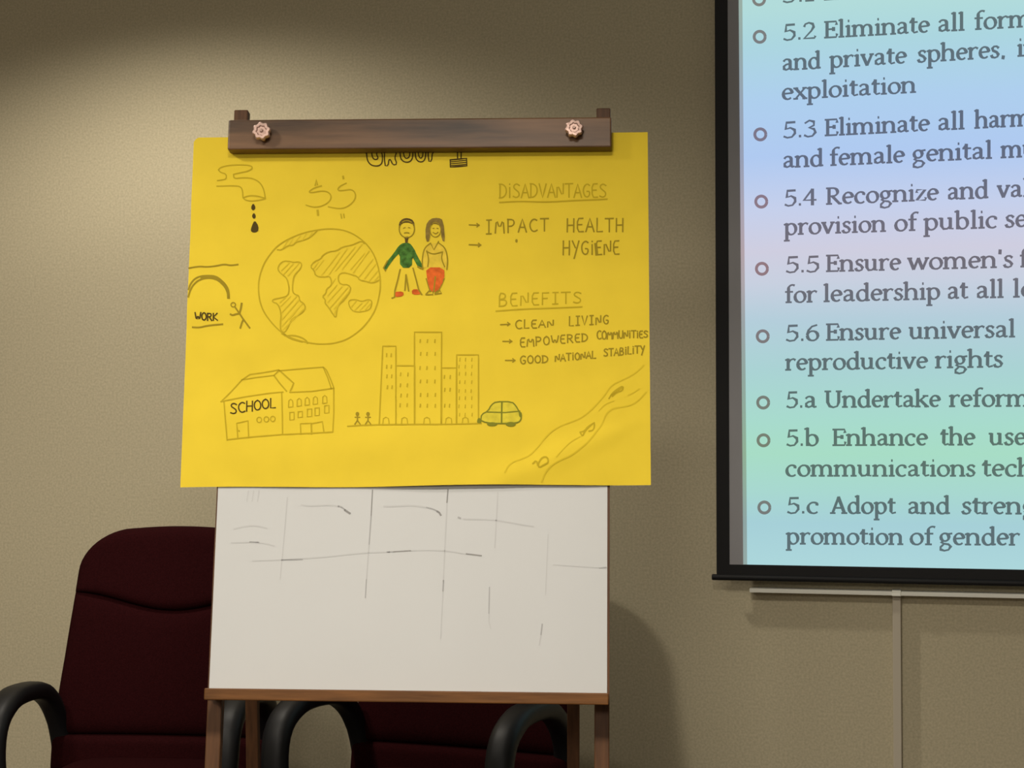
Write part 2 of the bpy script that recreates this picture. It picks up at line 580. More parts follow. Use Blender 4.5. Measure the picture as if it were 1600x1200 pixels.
for ws, y, s in LINES:
    for t, a, b in ws:
        ink = Ink()
        ya, yb = y + (a - 1225) * s, y + (b - 1225) * s
        word(ink, t, a, ya, b, yb, 17.8 + .0028 * (a - 1225))
        ink.build('slide_word', M_STEXT, slide, smap(.0022))
for bx, by in ((1186, -1), (1187, 57.5), (1188, 210), (1189.5, 315), (1190.5, 420), (1191.8, 525.5), (1192.5, 629), (1193, 688), (1194.3, 793)):
    ink = Ink()
    c = arc(bx, by, 8.6, 8.6, 0, 360, 28)
    ink.line(c, 4.6, ext=0)
    ink.build('bullet_ring', M_RING, slide, smap(.0022))

# ------------------------------------------------------------------ cable trunking on the wall
TD = .046
t0 = on_wall(1171, 922.5, -TD)
zh = t0.z
th = 6.6 / F * 4.38
vx = on_wall(1401.5, 1000).x
cab = thing('cable_trunking', 'white cable trunking under the screen with a beige drop to the floor', 'cable trunking',
            Matrix.Translation((vx, 0, 0)))
bm = bmesh.new()
add_box(bm, (t0.x - vx, -TD, zh - th / 2), (1.95 - vx, -.0005, zh + th / 2))
bm_obj('horizontal_trunking', bm, M_TRUNK, cab, bevel=.0015)
bm = bmesh.new()
add_box(bm, (-.0105, -.024, 0.002), (.0105, -.0005, zh - th / 2 - .002))
bm_obj('vertical_conduit', bm, M_PAINTED, cab, bevel=.002)['label'] = 'beige conduit painted like the wall'
bm = bmesh.new()
add_box(bm, (-.0115, -TD - .004, zh - th / 2 - .001), (.0115, -.0005, zh + th / 2 + .003))
bm_obj('joint_cover', bm, M_TRUNK, cab, bevel=.002)

# ------------------------------------------------------------------ easel
# the plane of the easel: leaning back 9 degrees, turned 10.5 degrees to the left
EU = V((0.9833285, 0.18178038, -0.00457726))
EV = V((-0.02476462, 0.15881529, 0.98699768))
EN = EU.cross(EV)                                  # towards the viewer
EO = V((-0.86833866, -1.60710804, 0.68637655)) - EV * 0.69525
EO = EO - EV * (EO.z / EV.z)
EM = Matrix(((EU.x, -EN.x, EV.x, EO.x), (EU.y, -EN.y, EV.y, EO.y), (EU.z, -EN.z, EV.z, EO.z), (0, 0, 0, 1)))
EMI = EM.inverted()


def el(px, py, y=0.0):
    """easel coordinates (x right, y back, z up the board) of a pixel on the plane y"""
    o = EMI @ CAM
    d = (EMI.to_3x3()) @ ray(px, py)
    return o + d * ((y - o.y) / d.y)


easel = thing('easel', 'wooden flipchart easel with a white board standing before the two maroon chairs', 'easel', EM)
HW = 0.3575
LW = 0.0265
z_top = el(660, 170).z
for s in (-1, 1):
    bm = bmesh.new()
    x = s * (HW - LW / 2)
    add_box(bm, (x - LW / 2, 0, .005), (x + LW / 2, .022, z_top))
    bm_obj('front_leg', bm, M_WOODV, easel, bevel=.002)
# white board
bl, br = el(328.5, 1085, -.012), el(949, 1085, -.012)
zb0 = el(640, 1092, -.012).z
zb1 = z_top - .045
bm = bmesh.new()
tl, tr = el(338.5, 765, -.012), el(948.5, 765, -.012)
xl = (bl.x + tl.x) / 2
xr_ = (br.x + tr.x) / 2
add_box(bm, (xl, -.012, zb0), (xr_, -.0005, zb1))
board = bm_obj('white_board', bm, M_WHITE, easel)
bm = bmesh.new()
add_box(bm, (xr_ + .0002, -.011, zb0), (xr_ + .0042, -.0005, zb1))
bm_obj('board_edging', bm, M_WOODV, easel)
bm = bmesh.new()
add_box(bm, (xl - .0025, -.011, zb0), (xl - .0002, -.0005, zb1))
bm_obj('board_edging', bm, M_WOODV, easel)
# tray
TY = -.085
ta, tb = el(319, 1077, TY), el(951, 1081, TY)
tc_ = el(319, 1094.5, TY)
zt1 = (ta.z + tb.z) / 2
zt0 = zt1 - (ta.z - tc_.z) - .001
bm = bmesh.new()
add_box(bm, (ta.x, TY, zt0), (tb.x, -.0008, zt1))
bm_obj('tray', bm, M_WOOD, easel, bevel=.002)
# rear legs, hinged near the top, and their stretcher; the feet stand on the floor behind
hz, hy, fy = 1.70, .055, .50
fz = -(EM.to_3x3() @ V((0, 1, 0))).z / EV.z * fy + .006
for px in (395.5, 896):
    yy = .055 + (fy - .055) * (hz - .70) / (hz - fz)
    x = el(px, 1150, yy).x
    bm = bmesh.new()
    add_beam(bm, (x, hy, hz), (x, fy, fz), .024, .024)
    bm_obj('rear_leg', bm, M_WOODV, easel, bevel=.002)
rx0, rx1 = el(395.5, 1150, .33).x, el(896, 1150, .33).x
bm = bmesh.new()
add_box(bm, (rx0 + .012, .415, .33), (rx1 - .012, .433, .37))
bm_obj('stretcher', bm, M_WOOD, easel, bevel=.002)
bm = bmesh.new()
add_box(bm, (-HW + LW, .002, hz - .03), (HW - LW, .028, hz + .03))
bm_obj('top_rail', bm, M_WOOD, easel, bevel=.002)
for x in (rx0, rx1):
    bm = bmesh.new()
    add_box(bm, (x - .015, .028, hz - .025), (x + .015, .043, hz + .025))
    bm_obj('hinge', bm, M_STEEL, easel, bevel=.001)
bm = bmesh.new()
add_box(bm, (-HW + LW, .004, .42), (HW - LW, .026, .46))
bm_obj('lower_rail', bm, M_WOOD, easel, bevel=.002)

# clamp bar across the top, pinching the yellow sheet
BY0, BY1 = -.046, -.0185
c = [el(*q, BY0) for q in ((357, 187), (957, 182.5), (954, 229.5), (355, 233.5))]
ctr = (c[0] + c[1] + c[2] + c[3]) / 4
ux = ((c[1] - c[0]) + (c[2] - c[3]))
ang = math.atan2(ux.z, ux.x)
L = ux.length / 2
hgt = ((c[0] - c[3]).length + (c[1] - c[2]).length) / 2
BMX = Matrix.Translation((ctr.x, 0, ctr.z)) @ Matrix.Rotation(-ang, 4, 'Y')
bm = bmesh.new()
add_box(bm, (-L / 2, BY0, -hgt / 2), (L / 2, BY1, hgt / 2), BMX)
bar = bm_obj('clamp_bar', bm, M_BAR, easel, bevel=.003, seg=3)
for px, py, rr in ((408, 203.5, 15.6), (897, 199, 15.0)):
    k = el(px, py, BY0 - .022)
    r = rr / F * 3.0
    mx = Matrix.Translation((k.x, BY0 + .001, k.z)) @ Matrix.Rotation(R(90), 4, 'X') @ Matrix.Rotation(R(12), 4, 'Z')

    def lobe(a, rad, h, r=r):
        if rad < r * .45:
            return rad
        return rad * (1 + .085 * math.cos(8 * a))
    bm = bmesh.new()
    add_lathe(bm, [(r * .42, 0), (r * .40, .008), (r * .8, .010), (r * .93, .013), (r * .93, .019), (r * .82, .0225), (r * .55, .0228), (r * .45, .0205),
                   (r * .36, .0205), (r * .2, .0205), (r * .17, .0235), (r * .08, .0245)], 64, mx, lobe)
    o = bm_obj('clamp_knob', bm, M_KNOB, bar, False)
    o['label'] = 'fluted pinkish metal knob'

# faint traces of wiped marker on the white board (pixel frame of the photograph)
def zz(pts, ox, oy, s):
    return [(ox + p[0] / s, oy + p[1] / s) for p in pts]


def bmap(x, y):
    p = el(x, y, -.0124)
    return p


W_ = lambda *p: zz(p, 320, 740, 2.424)
i1, i2, i3 = Ink(), Ink(), Ink()
i3.line(W_((635, 62), (630, 160)), 1.7)
i2.line(W_((630, 160), (622, 270)), 1.8)
i1.line(W_((622, 270), (612, 400)), 1.8)
i2.line(W_((612, 400), (608, 470)), 1.6)
i3.line(W_((921, 60), (917, 110)), 2.0)
i1.line(W_((917, 110), (908, 300)), 1.8)
i1.line(W_((908, 300), (903, 410)), 1.8)
i2.line(W_((904, 405), (902, 445)), 2.2)
i1.line(W_((902, 445), (893, 625)), 1.6)
i1.line(W_((1110, 70), (1098, 280)), 1.8)
i2.line(W_((1078, 430), (1076, 530)), 1.6)
i1.line(W_((1076, 530), (1076, 560), (1083, 588)), 1.6)
i1.line(W_((1300, 230), (1290, 460)), 1.2)
i2.line(W_((1278, 570), (1273, 612)), 2.2)
i1.line(W_((1273, 612), (1266, 650)), 1.8)
i1.line(W_((312, 90), (300, 240), (285, 400)), 1.5)
i1.line(chaikin(W_((180, 330), (290, 327), (450, 317), (600, 300), (700, 297))), 2.0)
i2.line(chaikin(W_((290, 328), (370, 325))), 2.0)
i3.line(W_((715, 296), (780, 292)), 1.8)
i2.line(W_((690, 297), (715, 296)), 1.8)
i1.line(chaikin(W_((780, 292), (860, 290), (930, 294), (985, 304))), 1.8)
i3.line(W_((990, 304), (1048, 311)), 2.2)
i1.line(W_((1320, 345), (1420, 352), (1520, 358)), 1.5)
i2.line(W_((1495, 358), (1520, 355)), 2.0)
i1.line(chaikin(W_((365, 118), (400, 124), (470, 118), (520, 126))), 2.4)
i2.line(chaikin(W_((505, 123), (520, 128), (535, 140))), 2.2)
i3.line(W_((530, 138), (550, 151)), 3.2)
i1.line(chaikin(W_((678, 124), (730, 124), (780, 119), (850, 130))), 2.6)
i2.line(chaikin(W_((840, 128), (870, 136), (885, 146))), 2.2)
i3.line(W_((880, 143), (888, 148), (894, 158)), 3.0)
i1.line(chaikin(W_((110, 210), (150, 200), (190, 196), (235, 207))), 2.2)
i1.line(chaikin(W_((100, 262), (170, 260), (230, 264), (262, 274))), 2.0)
i2.line(W_((170, 259), (205, 260)), 1.8)
i2.line(W_((960, 166), (968, 169)), 3.0)
i1.line(chaikin(W_((980, 172), (1100, 175), (1180, 190), (1245, 200))), 2.2)
for x in (165, 185, 205):
    i1.line(W_((x, 65), (x - 6, 105)), 1.6)
i1.build('marker_trace', M_SM1, board, bmap, 'pale wiped marker smears')
i2.build('marker_trace', M_SM2, board, bmap, 'grey wiped marker lines')
i3.build('marker_trace', M_SM3, board, bmap, 'dark leftover marker dashes')

# ------------------------------------------------------------------ yellow poster held by the clamp bar
PTL, PTR, PBR, PBL = (303, 215), (1012, 206.5), (1017, 757), (281.5, 762)
PY = -.0165
q = [el(*p, PY) for p in (PTL, PTR, PBR, PBL)]
zlow = min(q[2].z, q[3].z)


def disp(x, z):
    """distance of the sheet in front of the board: waves, and a curl at the lower edge"""
    t = max(0, min(1, (q[0].z - .03 - z) / (q[0].z - q[3].z)))
    side = max(0, abs(x) - .30)
    d = .0030 * t * math.sin(x * 9 + 1.2) + .0016 * t * math.sin(x * 23 + z * 6)
    d += .0015 * t ** 3
    d += .002 * math.sin(x * 14 + z * 5) * min(1, t * 6) * .5
    # diagonal buckle in the lower right corner
    k = ((z - zlow) - .046 - .42 * (x - .225)) * .92
    d += .007 * math.exp(-(k / .022) ** 2) * max(0, min(1, (x - .08) * 5)) * t
    d += (.0016 * math.sin(z * 27 + x * 3) + .0008 * math.sin(z * 61 - x * 9 + 1)) * min(1, t * 5)
    # side flaps hanging beyond the board
    d -= .05 * side * side * 4 * t
    return PY - .0012 * t - max(-.002, d)


pc = (q[2] + q[3]) / 2
PM = EM @ Matrix.Translation((pc.x, PY, pc.z))
poster = thing('poster', 'yellow chart paper with pencil drawings of a globe, school and city clamped to the easel', 'poster', PM)
NX, NZ = 96, 76
vs, fs = [], []
for j in range(NZ + 1):
    b = j / NZ
    for i in range(NX + 1):
        a = i / NX
        p = (q[3] * (1 - a) + q[2] * a) * (1 - b) + (q[0] * (1 - a) + q[1] * a) * b
        ca = 0.0
        if i == 0 and j == NZ:
            p = p + V((.004, 0, -.003))
        # slightly uneven cut edge
        if j == 0:
            p = p + V((0, 0, .0012 * math.sin(a * 11 + .6)))
        vs.append((p.x - pc.x, disp(p.x, p.z) - PY, p.z - pc.z))
for j in range(NZ):
    for i in range(NX):
        k = j * (NX + 1) + i
        fs.append((k, k + 1, k + NX + 2, k + NX + 1))
me = bpy.data.meshes.new('paper_sheet')
me.from_pydata(vs, [], fs)
sheet = link('paper_sheet', me, M_YELLOW, poster)
for p in me.polygons:
    p.use_smooth = True


def pmap(x, y):
    p = el(x, y, PY - .003)
    p = el(x, y, disp(p.x, p.z))
    return V((p.x - pc.x, disp(p.x, p.z) - PY - .0007, p.z - pc.z))


def pmap2(x, y):
    """lines drawn over a coloured area"""
    return pmap(x, y) - V((0, .0004, 0))


def dens(pts, step=8):
    """subdivide so that marks follow the waves of the sheet"""
    out = [V((pts[0][0], pts[0][1]))]
    for p in pts[1:]:
        p = V((p[0], p[1]))
        n = max(1, int((p - out[-1]).length / step))
        a = out[-1]
        for i in range(1, n + 1):
            out.append(a + (p - a) * (i / n))
    return out


class Draw(Ink):
    def __init__(self, ox=0, oy=0, s=1):
        super().__init__()
        self.t = (ox, oy, s)

    def p(self, pts):
        ox, oy, s = self.t
        return [V((ox + a[0] / s, oy + a[1] / s)) for a in pts]

    def st(self, *pts, w=2.0, sm=2, closed=False):
        P = self.p(pts)
        if closed:
            P = chaikin(P, sm, True)
            P.append(P[0])
        elif sm and len(P) > 2:
            P = chaikin(P, sm)
        self.line(dens(P), w)
        return self

    def fill(self, *pts, sm=1):
        P = chaikin(self.p(pts), sm, True) if sm else self.p(pts)
        self.poly(P)
        return self


# plain single-stroke capitals, 4 wide 6 high
HF = {
    'A': [[(0, 0), (2, 6), (4, 0)], [(.8, 2.2), (3.3, 2.2)]],
    'B': [[(.4, 0), (.4, 6), (2.6, 5.8), (3.2, 4.6), (2.4, 3.4), (.4, 3.1)], [(.4, 3.1), (3, 2.9), (3.7, 1.6), (2.8, .2), (.2, 0)]],
    'C': [[(3.7, 5.3), (2.4, 6), (.8, 5), (.2, 3), (.9, .8), (2.4, 0), (3.9, .8)]],
    'D': [[(.4, 0), (.4, 6)], [(0, 5.9), (2, 5.8), (3.6, 4.4), (3.7, 2), (2.2, .3), (0, 0)]],
    'E': [[(3.6, 6), (.4, 5.9), (.4, 0), (3.8, .1)], [(.4, 3.1), (3, 3.2)]],
    'F': [[(3.7, 6), (.4, 5.9), (.4, 0)], [(.4, 3.1), (3, 3.2)]],
    'G': [[(3.6, 5.2), (2.4, 6), (.8, 5), (.2, 3), (.9, .7), (2.3, 0), (3.5, .8), (3.6, 2.6), (2.2, 2.6)]],
    'H': [[(.4, 0), (.5, 6)], [(3.5, 0), (3.6, 6)], [(.4, 3), (3.5, 3.1)]],
    'I': [[(2, 0), (2, 6)], [(.6, 5.9), (3.6, 6)], [(.4, 0), (3.5, .1)]],
    'i': [[(2, 0), (2, 4.4)], [(1.9, 5.6), (2.1, 5.9)]],
    'K': [[(.5, 0), (.5, 6)], [(3.6, 6), (.6, 2.8), (3.8, 0)]],
    'L': [[(.6, 6), (.5, 0), (3.7, .1)]],
    'M': [[(.1, 0), (.6, 6), (2, 2), (3.5, 6), (3.9, 0)]],
    'N': [[(.3, 0), (.4, 6), (3.5, 0), (3.6, 6)]],
    'O': [[(2, 6), (.6, 5), (.1, 3), (.7, .8), (2, 0), (3.4, .9), (3.9, 3), (3.3, 5.2), (2, 6)]],
    'P': [[(.4, 0), (.4, 6)], [(.1, 5.9), (2.8, 5.8), (3.5, 4.4), (2.6, 3), (.4, 2.8)]],
    'R': [[(.4, 0), (.4, 6)], [(.1, 5.9), (2.8, 5.8), (3.4, 4.5), (2.6, 3.2), (.4, 3)], [(1.6, 3), (3.8, 0)]],
    'S': [[(3.6, 5.2), (2.2, 6), (.8, 5.4), (.6, 4.2), (2, 3.2), (3.4, 2.2), (3.4, .8), (2, 0), (.3, .6)]],
    'T': [[(2, 0), (2, 6)], [(0, 5.9), (4, 6)]],
    'U': [[(.4, 6), (.4, 1.6), (1.4, .1), (2.8, .2), (3.5, 1.6), (3.6, 6)]],
    'V': [[(.2, 6), (1.9, 0), (3.8, 6)]],
    'W': [[(.1, 6), (1, 0), (2, 4), (3, 0), (3.9, 6)]],
    'Y': [[(.3, 6), (1.9, 3)], [(3.7, 6), (1.2, -1.6)]],
    '1': [[(1, 4.8), (2, 6), (2, 0)], [(.8, 0), (3.4, 0)]],
}
HWD = {'I': .8, 'i': .45, 'M': 1.15, 'W': 1.2, 'L': .85, 'E': .85, 'F': .85}


def hand(d, txt, x0, y0, x1, y1, h0, h1, w=2.0, gap=.28, jit=.25):
    """hand lettering from (x0,y0) to (x1,y1); coordinates in the drawing's own zoom frame"""
    tot = sum(HWD.get(c, 1) + gap for c in txt) - gap
    k = (x1 - x0) / tot
    x = x0
    for c in txt:
        cw = HWD.get(c, 1) * k
        t = (x - x0) / (x1 - x0)
        yb = y0 + (y1 - y0) * t + random.uniform(-1, 1) * jit * 6
        h = h0 + (h1 - h0) * t
        for s in HF[c]:
            pts = [(x + gx / 4 * cw, yb - gy / 6 * h) for gx, gy in s]
            d.st(*pts, w=w, sm=1 if len(pts) > 3 else 0)
        x += cw + gap * k


def arrow(d, x0, y0, x1, y1, w=1.8, a=16):
    d.st((x0, y0), (x1, y1), w=w, sm=0)
    d.st((x1 - a, y1 - a * .7), (x1, y1), (x1 - a, y1 + a * .7), w=w, sm=0)


def ell(cx, cy, rx, ry, n=16, a0=0, a1=360):
    return arc(cx, cy, rx, ry, a0, a1, n)


Z1 = (270, 150, 4)
# dripping tap
d = Draw(*Z1)
d.st((285, 462), (300, 445), (360, 432), (440, 430), (490, 436), (500, 452), (470, 470), (420, 480), (380, 490), w=1.9)
d.st((285, 462), (298, 478), (335, 488), (334, 520), (300, 526), (278, 529), w=1.9, sm=1)
d.st((380, 490), (382, 518), (440, 510), (500, 515), (545, 540), (570, 585), (578, 642), w=2.0)
d.st((275, 564), (400, 560), (430, 572), (437, 600), (438, 642), (470, 656), (520, 656), (578, 642), w=1.9)
d.st((438, 637), (480, 622), (530, 625), (578, 640), w=2.0)
d.build('tap_drawing', M_PENCIL, poster, pmap, 'pencil drawing of a dripping tap')
for drop in (((503, 668), (520, 700), (503, 720), (487, 700)), ((507, 728), (522, 752), (508, 772), (493, 752)),
             ((512, 775), (537, 815), (534, 848), (505, 856), (486, 845), (494, 812))):
    d = Draw(*Z1)
    d.fill(*drop)
    d.build('water_drop_drawing', M_DARK, poster, pmap, 'dark water drop')
# dollar signs
d = Draw(*Z1)
d.st((930, 562), (880, 575), (846, 602), (875, 604), (930, 592), (975, 600), (993, 632), (975, 665), (930, 690), (880, 697), (832, 682), w=2.0)
d.st((890, 560), (898, 522), (904, 556), w=2.4, sm=0)
d.st((905, 715), (908, 745), w=3.6, sm=0)
d.build('dollar_sign_drawing', M_PENCIL, poster, pmap, 'left pencil dollar sign')
d = Draw(*Z1)
d.st((1085, 545), (1040, 565), (1028, 592), (1070, 590), (1120, 582), (1145, 615), (1135, 655), (1090, 695), (1040, 706), (972, 693), w=2.0)
d.st((1064, 502), (1067, 518), w=3.0, sm=0)
d.st((1050, 738), (1055, 765), w=2.0, sm=0)
d.st((1068, 738), (1072, 762), w=2.0, sm=0)
d.build('dollar_sign_drawing', M_PENCIL, poster, pmap, 'right pencil dollar sign')

# globe
Z3 = (390, 320, 4.848)
d = Draw(*Z3)
d.st((65, 620), (75, 540), (105, 450), (150, 380), (210, 310), (300, 255), (400, 215), (510, 190), (620, 180), (720, 193), (800, 228), (880, 290), (940, 370),
     (975, 470), (992, 570), (986, 670), (960, 780), (910, 870), (840, 950), (740, 1020), (640, 1050), (540, 1057), (440, 1045), (340, 1020), (250, 975),
     (180, 910), (110, 820), (75, 730), w=2.1, closed=True)
d.st((210, 340), (240, 345), (290, 310), (330, 308), (350, 282), (400, 272), (450, 252), (480, 230), (512, 196), w=2.0, sm=1)
d.st((290, 580), (275, 550), (235, 520), (212, 490), (225, 450), (260, 425), (310, 430), (335, 437), (375, 430), (397, 450), (385, 485), (350, 520), (335, 545),
     (325, 600), (325, 660), (345, 680), (375, 690), (380, 730), (410, 745), (425, 780), (400, 820), (350, 845), (310, 880), (290, 930), (265, 970), (235, 955),
     (232, 900), (240, 820), (215, 750), (170, 735), (180, 715), (240, 705), (290, 690), (300, 640), w=2.0, sm=1, closed=True)
d.st((870, 293), (845, 276), (810, 290), (780, 305), (700, 320), (660, 350), (600, 355), (550, 385), (540, 410), (490, 430), (460, 470), (490, 500), (500, 540), (560, 550),
     (605, 540), (620, 575), (620, 610), (580, 640), (580, 670), (550, 695), (575, 720), (570, 745), (600, 780), (625, 820), (655, 860), (660, 800), (670, 760),
     (720, 720), (770, 640), (750, 605), (690, 605), (670, 570), (675, 530), (710, 512), (760, 525), (820, 545), (830, 570), (880, 580), (930, 595), (985, 570), w=2.1, sm=1)
d.st((745, 725), (800, 715), (850, 735), (900, 715), (930, 730), (915, 790), (880, 805), (800, 815), (760, 785), w=1.8, closed=True)
d.st((245, 975), (275, 995), (330, 988), (390, 1003), (428, 1028), (440, 1050), w=2.6, sm=1)
d.st((255, 975), (300, 1012), (400, 1040), w=2.2)
globe = d.build('globe_drawing', M_PENCIL, poster, pmap, 'pencil drawing of the earth with hatched continents')
d = Draw(*Z3)
for a in (((500, 495), (560, 420)), ((545, 535), (680, 360)), ((600, 530), (740, 330)), ((650, 500), (800, 320)), ((700, 490), (850, 300)), ((765, 490), (870, 370)),
          ((785, 515), (905, 350)), ((830, 545), (935, 410)), ((870, 560), (955, 450)), ((905, 580), (970, 500)), ((945, 580), (978, 540)),
          ((480, 490), (520, 435)), ((590, 690), (660, 610)), ((590, 740), (700, 620)), ((610, 780), (745, 625)), ((640, 790), (755, 655)), ((640, 830), (680, 740)),
          ((240, 500), (300, 440)), ((255, 530), (330, 445)), ((290, 540), (375, 440)), ((230, 740), (270, 705)), ((235, 770), (310, 695)), ((240, 820), (360, 690)),
          ((245, 870), (375, 720)), ((245, 920), (400, 750)), ((250, 950), (410, 790)), ((300, 870), (350, 810)), ((620, 600), (650, 560)),
          ((770, 775), (810, 725)), ((790, 805), (850, 745)), ((830, 808), (900, 730)), ((870, 803), (920, 745)),
          ((250, 335), (290, 270)), ((300, 305), (330, 255)), ((350, 278), (385, 235)), ((400, 268), (430, 220)), ((450, 248), (475, 210))):
    d.st(*a, w=1.7, sm=0)
d.build('hatching', M_HATCH, globe, pmap)

# couple holding hands
d = Draw(*Z3)
d.fill((1165, 288), (1212, 288), (1245, 330), (1272, 390), (1302, 440), (1318, 485), (1285, 488), (1258, 440), (1232, 390), (1230, 478), (1140, 478), (1138, 365),
       (1100, 400), (1060, 455), (1030, 500), (1014, 480), (1040, 430), (1090, 370), (1130, 310))
couple = d.build('couple_drawing', M_GREENI, poster, pmap, 'crayon drawing of a man in green and a woman holding hands')
d = Draw(*Z3)
d.fill((1095, 660), (1165, 656), (1168, 692), (1100, 702))
d.fill((1228, 642), (1280, 640), (1305, 678), (1232, 684))
d.fill((1335, 475), (1475, 475), (1477, 560), (1442, 630), (1415, 662), (1370, 658), (1345, 570))
d.build('red_clothing', M_REDI, couple, pmap2, 'red shoes and trousers')
d = Draw(*Z3)
d.fill((1335, 282), (1332, 160), (1368, 106), (1430, 98), (1468, 118), (1482, 285), (1455, 270), (1446, 160), (1400, 140), (1368, 160), (1366, 275))
d.build('hair', M_HAIRI, couple, pmap2, 'long brown crayon hair')
d = Draw(*Z3)
d.fill((1130, 185), (1132, 135), (1160, 106), (1200, 100), (1245, 120), (1252, 180), (1240, 150), (1200, 132), (1150, 140))
d.fill((1168, 245), (1212, 240), (1200, 262), (1198, 290), (1178, 290), (1178, 262))
d.build('short_hair', M_HAIRD, couple, pmap2, 'short dark crayon hair and beard')
d = Draw(*Z3)
d.fill((1372, 295), (1430, 290), (1485, 330), (1500, 420), (1495, 490), (1478, 478), (1345, 474), (1310, 480), (1306, 420), (1322, 330))
d.build('blouse', M_BODYI, couple, pmap)
d = Draw(*Z3)
d.st(*ell(1191, 185, 58, 65, 20), w=1.8, sm=0)
d.st((1165, 178), (1180, 172), w=1.3, sm=0)
d.st((1202, 172), (1216, 176), w=1.3, sm=0)
d.st((1172, 215), (1190, 210), (1208, 215), w=1.6, sm=1)
d.st((1140, 490), (1122, 570), (1100, 652), (1098, 700), (1078, 708), w=2.2, sm=0)
d.st((1185, 530), (1176, 650), w=2.2, sm=0)
d.st((1185, 530), (1205, 655), w=2.2, sm=0)
d.st((1238, 480), (1262, 570), (1280, 642), (1305, 682), w=2.2, sm=0)
d.st((1030, 500), (1014, 480), (1045, 425), w=2.2, sm=0)
d.st((1275, 470), (1312, 488), w=2.6, sm=0)
d.st(*ell(1407, 190, 42, 55, 18), w=1.5, sm=0)
d.st((1388, 180), (1398, 178), w=1.3, sm=0)
d.st((1418, 178), (1430, 180), w=1.3, sm=0)
d.st((1390, 210), (1410, 222), (1428, 208), w=1.6, sm=1)
d.st((1370, 290), (1396, 342), (1432, 278), w=1.9, sm=0)
d.st((1370, 292), (1322, 330), (1306, 420), (1312, 482), w=2.0)
d.st((1430, 288), (1486, 330), (1502, 420), (1494, 492), w=2.0)
d.st((1342, 355), (1390, 378), (1462, 358), w=2.2)
d.st((1342, 350), (1358, 410), (1350, 468), w=1.9)
d.st((1462, 358), (1452, 410), (1478, 470), w=1.9)
d.st((1475, 560), (1442, 630), (1425, 665), w=1.8)
d.st((1338, 560), (1368, 660), w=1.8)
d.st((1408, 545), (1395, 660), w=2.2, sm=0)
d.st((1335, 680), (1360, 652), (1390, 655), (1388, 680), (1335, 682), w=2.0, sm=0)
d.st((1405, 675), (1420, 650), (1440, 650), (1455, 670), (1405, 678), w=2.0, sm=0)
d.build('outline', M_MARK, couple, pmap2)

# bridge arch, WORK and running figure
Z5 = (280, 380, 7.5)
d = Draw(*Z5)
d.st((112, 293), (240, 270), (320, 280), (430, 268), (530, 245), (600, 262), (690, 250), w=2.4)
d.st((108, 545), (135, 470), (190, 410), (260, 385), (350, 380), (430, 388), (490, 430), (550, 490), (582, 560), (583, 640), w=2.6)
d.st((105, 632), (130, 550), (170, 480), (240, 425), (340, 405), (430, 420), (480, 455), (540, 515), (570, 590), (575, 645), w=2.6)
d.st((260, 398), (350, 394), (430, 404), (485, 442), (545, 502), (576, 575), (578, 640), w=4.6)
d.build('bridge_drawing', M_MARK, poster, pmap, 'pencil arch under a line at the left edge')
d = Draw(*Z5)
hand(d, 'WORK', 185, 905, 452, 908, 92, 80, w=2.2, gap=.12, jit=.6)
wk = d.build('work_lettering', M_DARK, poster, pmap, 'word WORK, underlined')
d = Draw(*Z5)
d.st((155, 985), (240, 990), (330, 965), (510, 950), w=2.6)
d.build('underline', M_MARK, wk, pmap)
d = Draw(*Z5)
d.st(*ell(634, 722, 26, 26, 14), w=1.9, sm=0)
d.st((655, 750), (705, 822), w=2.4, sm=0)
d.st((733, 705), (722, 770), (705, 825), w=3.2, sm=0)
d.st((600, 832), (625, 846), (662, 832), (705, 825), w=2.8)
d.st((705, 822), (752, 892), (828, 995), w=2.6, sm=0)
d.st((752, 892), (730, 945), (716, 996), w=2.6, sm=0)
d.build('stick_figure_drawing', M_MARK, poster, pmap, 'small running stick figure')

# school
Z2 = (270, 470, 4)
d = Draw(*Z2)
d.st((300, 632), (360, 572), (430, 497), (482, 460), (560, 450), (662, 432), w=1.9, sm=0)
d.st((430, 494), (530, 478), (632, 466), (665, 434), w=1.8, sm=0)
d.st((662, 432), (700, 465), (756, 515), (735, 562), w=2.4, sm=0)
d.st((632, 466), (665, 512), (712, 566), w=2.2, sm=0)
d.st((668, 437), (800, 425), (940, 414), (960, 432), (990, 500), (1008, 548), w=1.9, sm=0)
d.st((940, 416), (968, 480), (992, 552), w=1.9, sm=0)
d.st((730, 572), (870, 566), (1005, 546), w=2.0, sm=0)
d.st((300, 630), (440, 602), (600, 578), (690, 570), w=2.0, sm=0)
d.st((320, 630), (328, 740), (340, 872), w=2.0, sm=0)
d.st((338, 868), (480, 852), (680, 836), (860, 828), (1000, 820), w=2.1, sm=0)
d.st((680, 570), (684, 700), (686, 836), w=2.0, sm=0)
d.st((1006, 550), (1006, 700), (1000, 822), w=2.0, sm=0)
d.st((406, 860), (400, 765), (470, 750), (474, 856), w=1.9, sm=0)
d.st((412, 812), (416, 815), w=2.4, sm=0)
for x, y in ((540, 744), (585, 741), (625, 738)):
    d.st(*ell(x, y, 15, 17, 10), w=1.7, sm=0)
for x, y in ((737, 640), (790, 634), (840, 628), (891, 622), (950, 616)):
    d.st((x - 14, y + 25), (x - 12, y - 15), (x, y - 25), (x + 12, y - 15), (x + 14, y + 22), (x - 14, y + 26), w=1.7, sm=0)
for x, y, h in ((745, 722, 24), (797, 712, 18), (855, 702, 24), (903, 695, 24), (963, 680, 24)):
    d.st((x - 14, y - h), (x + 13, y - h - 3), (x + 13, y + h - 4), (x - 14, y + h), (x - 14, y - h), w=1.8, sm=0)
d.st((800, 835), (797, 768), (865, 765), (868, 832), w=1.9, sm=0)
d.st((868, 768), (935, 755), (945, 825), w=1.9, sm=0)
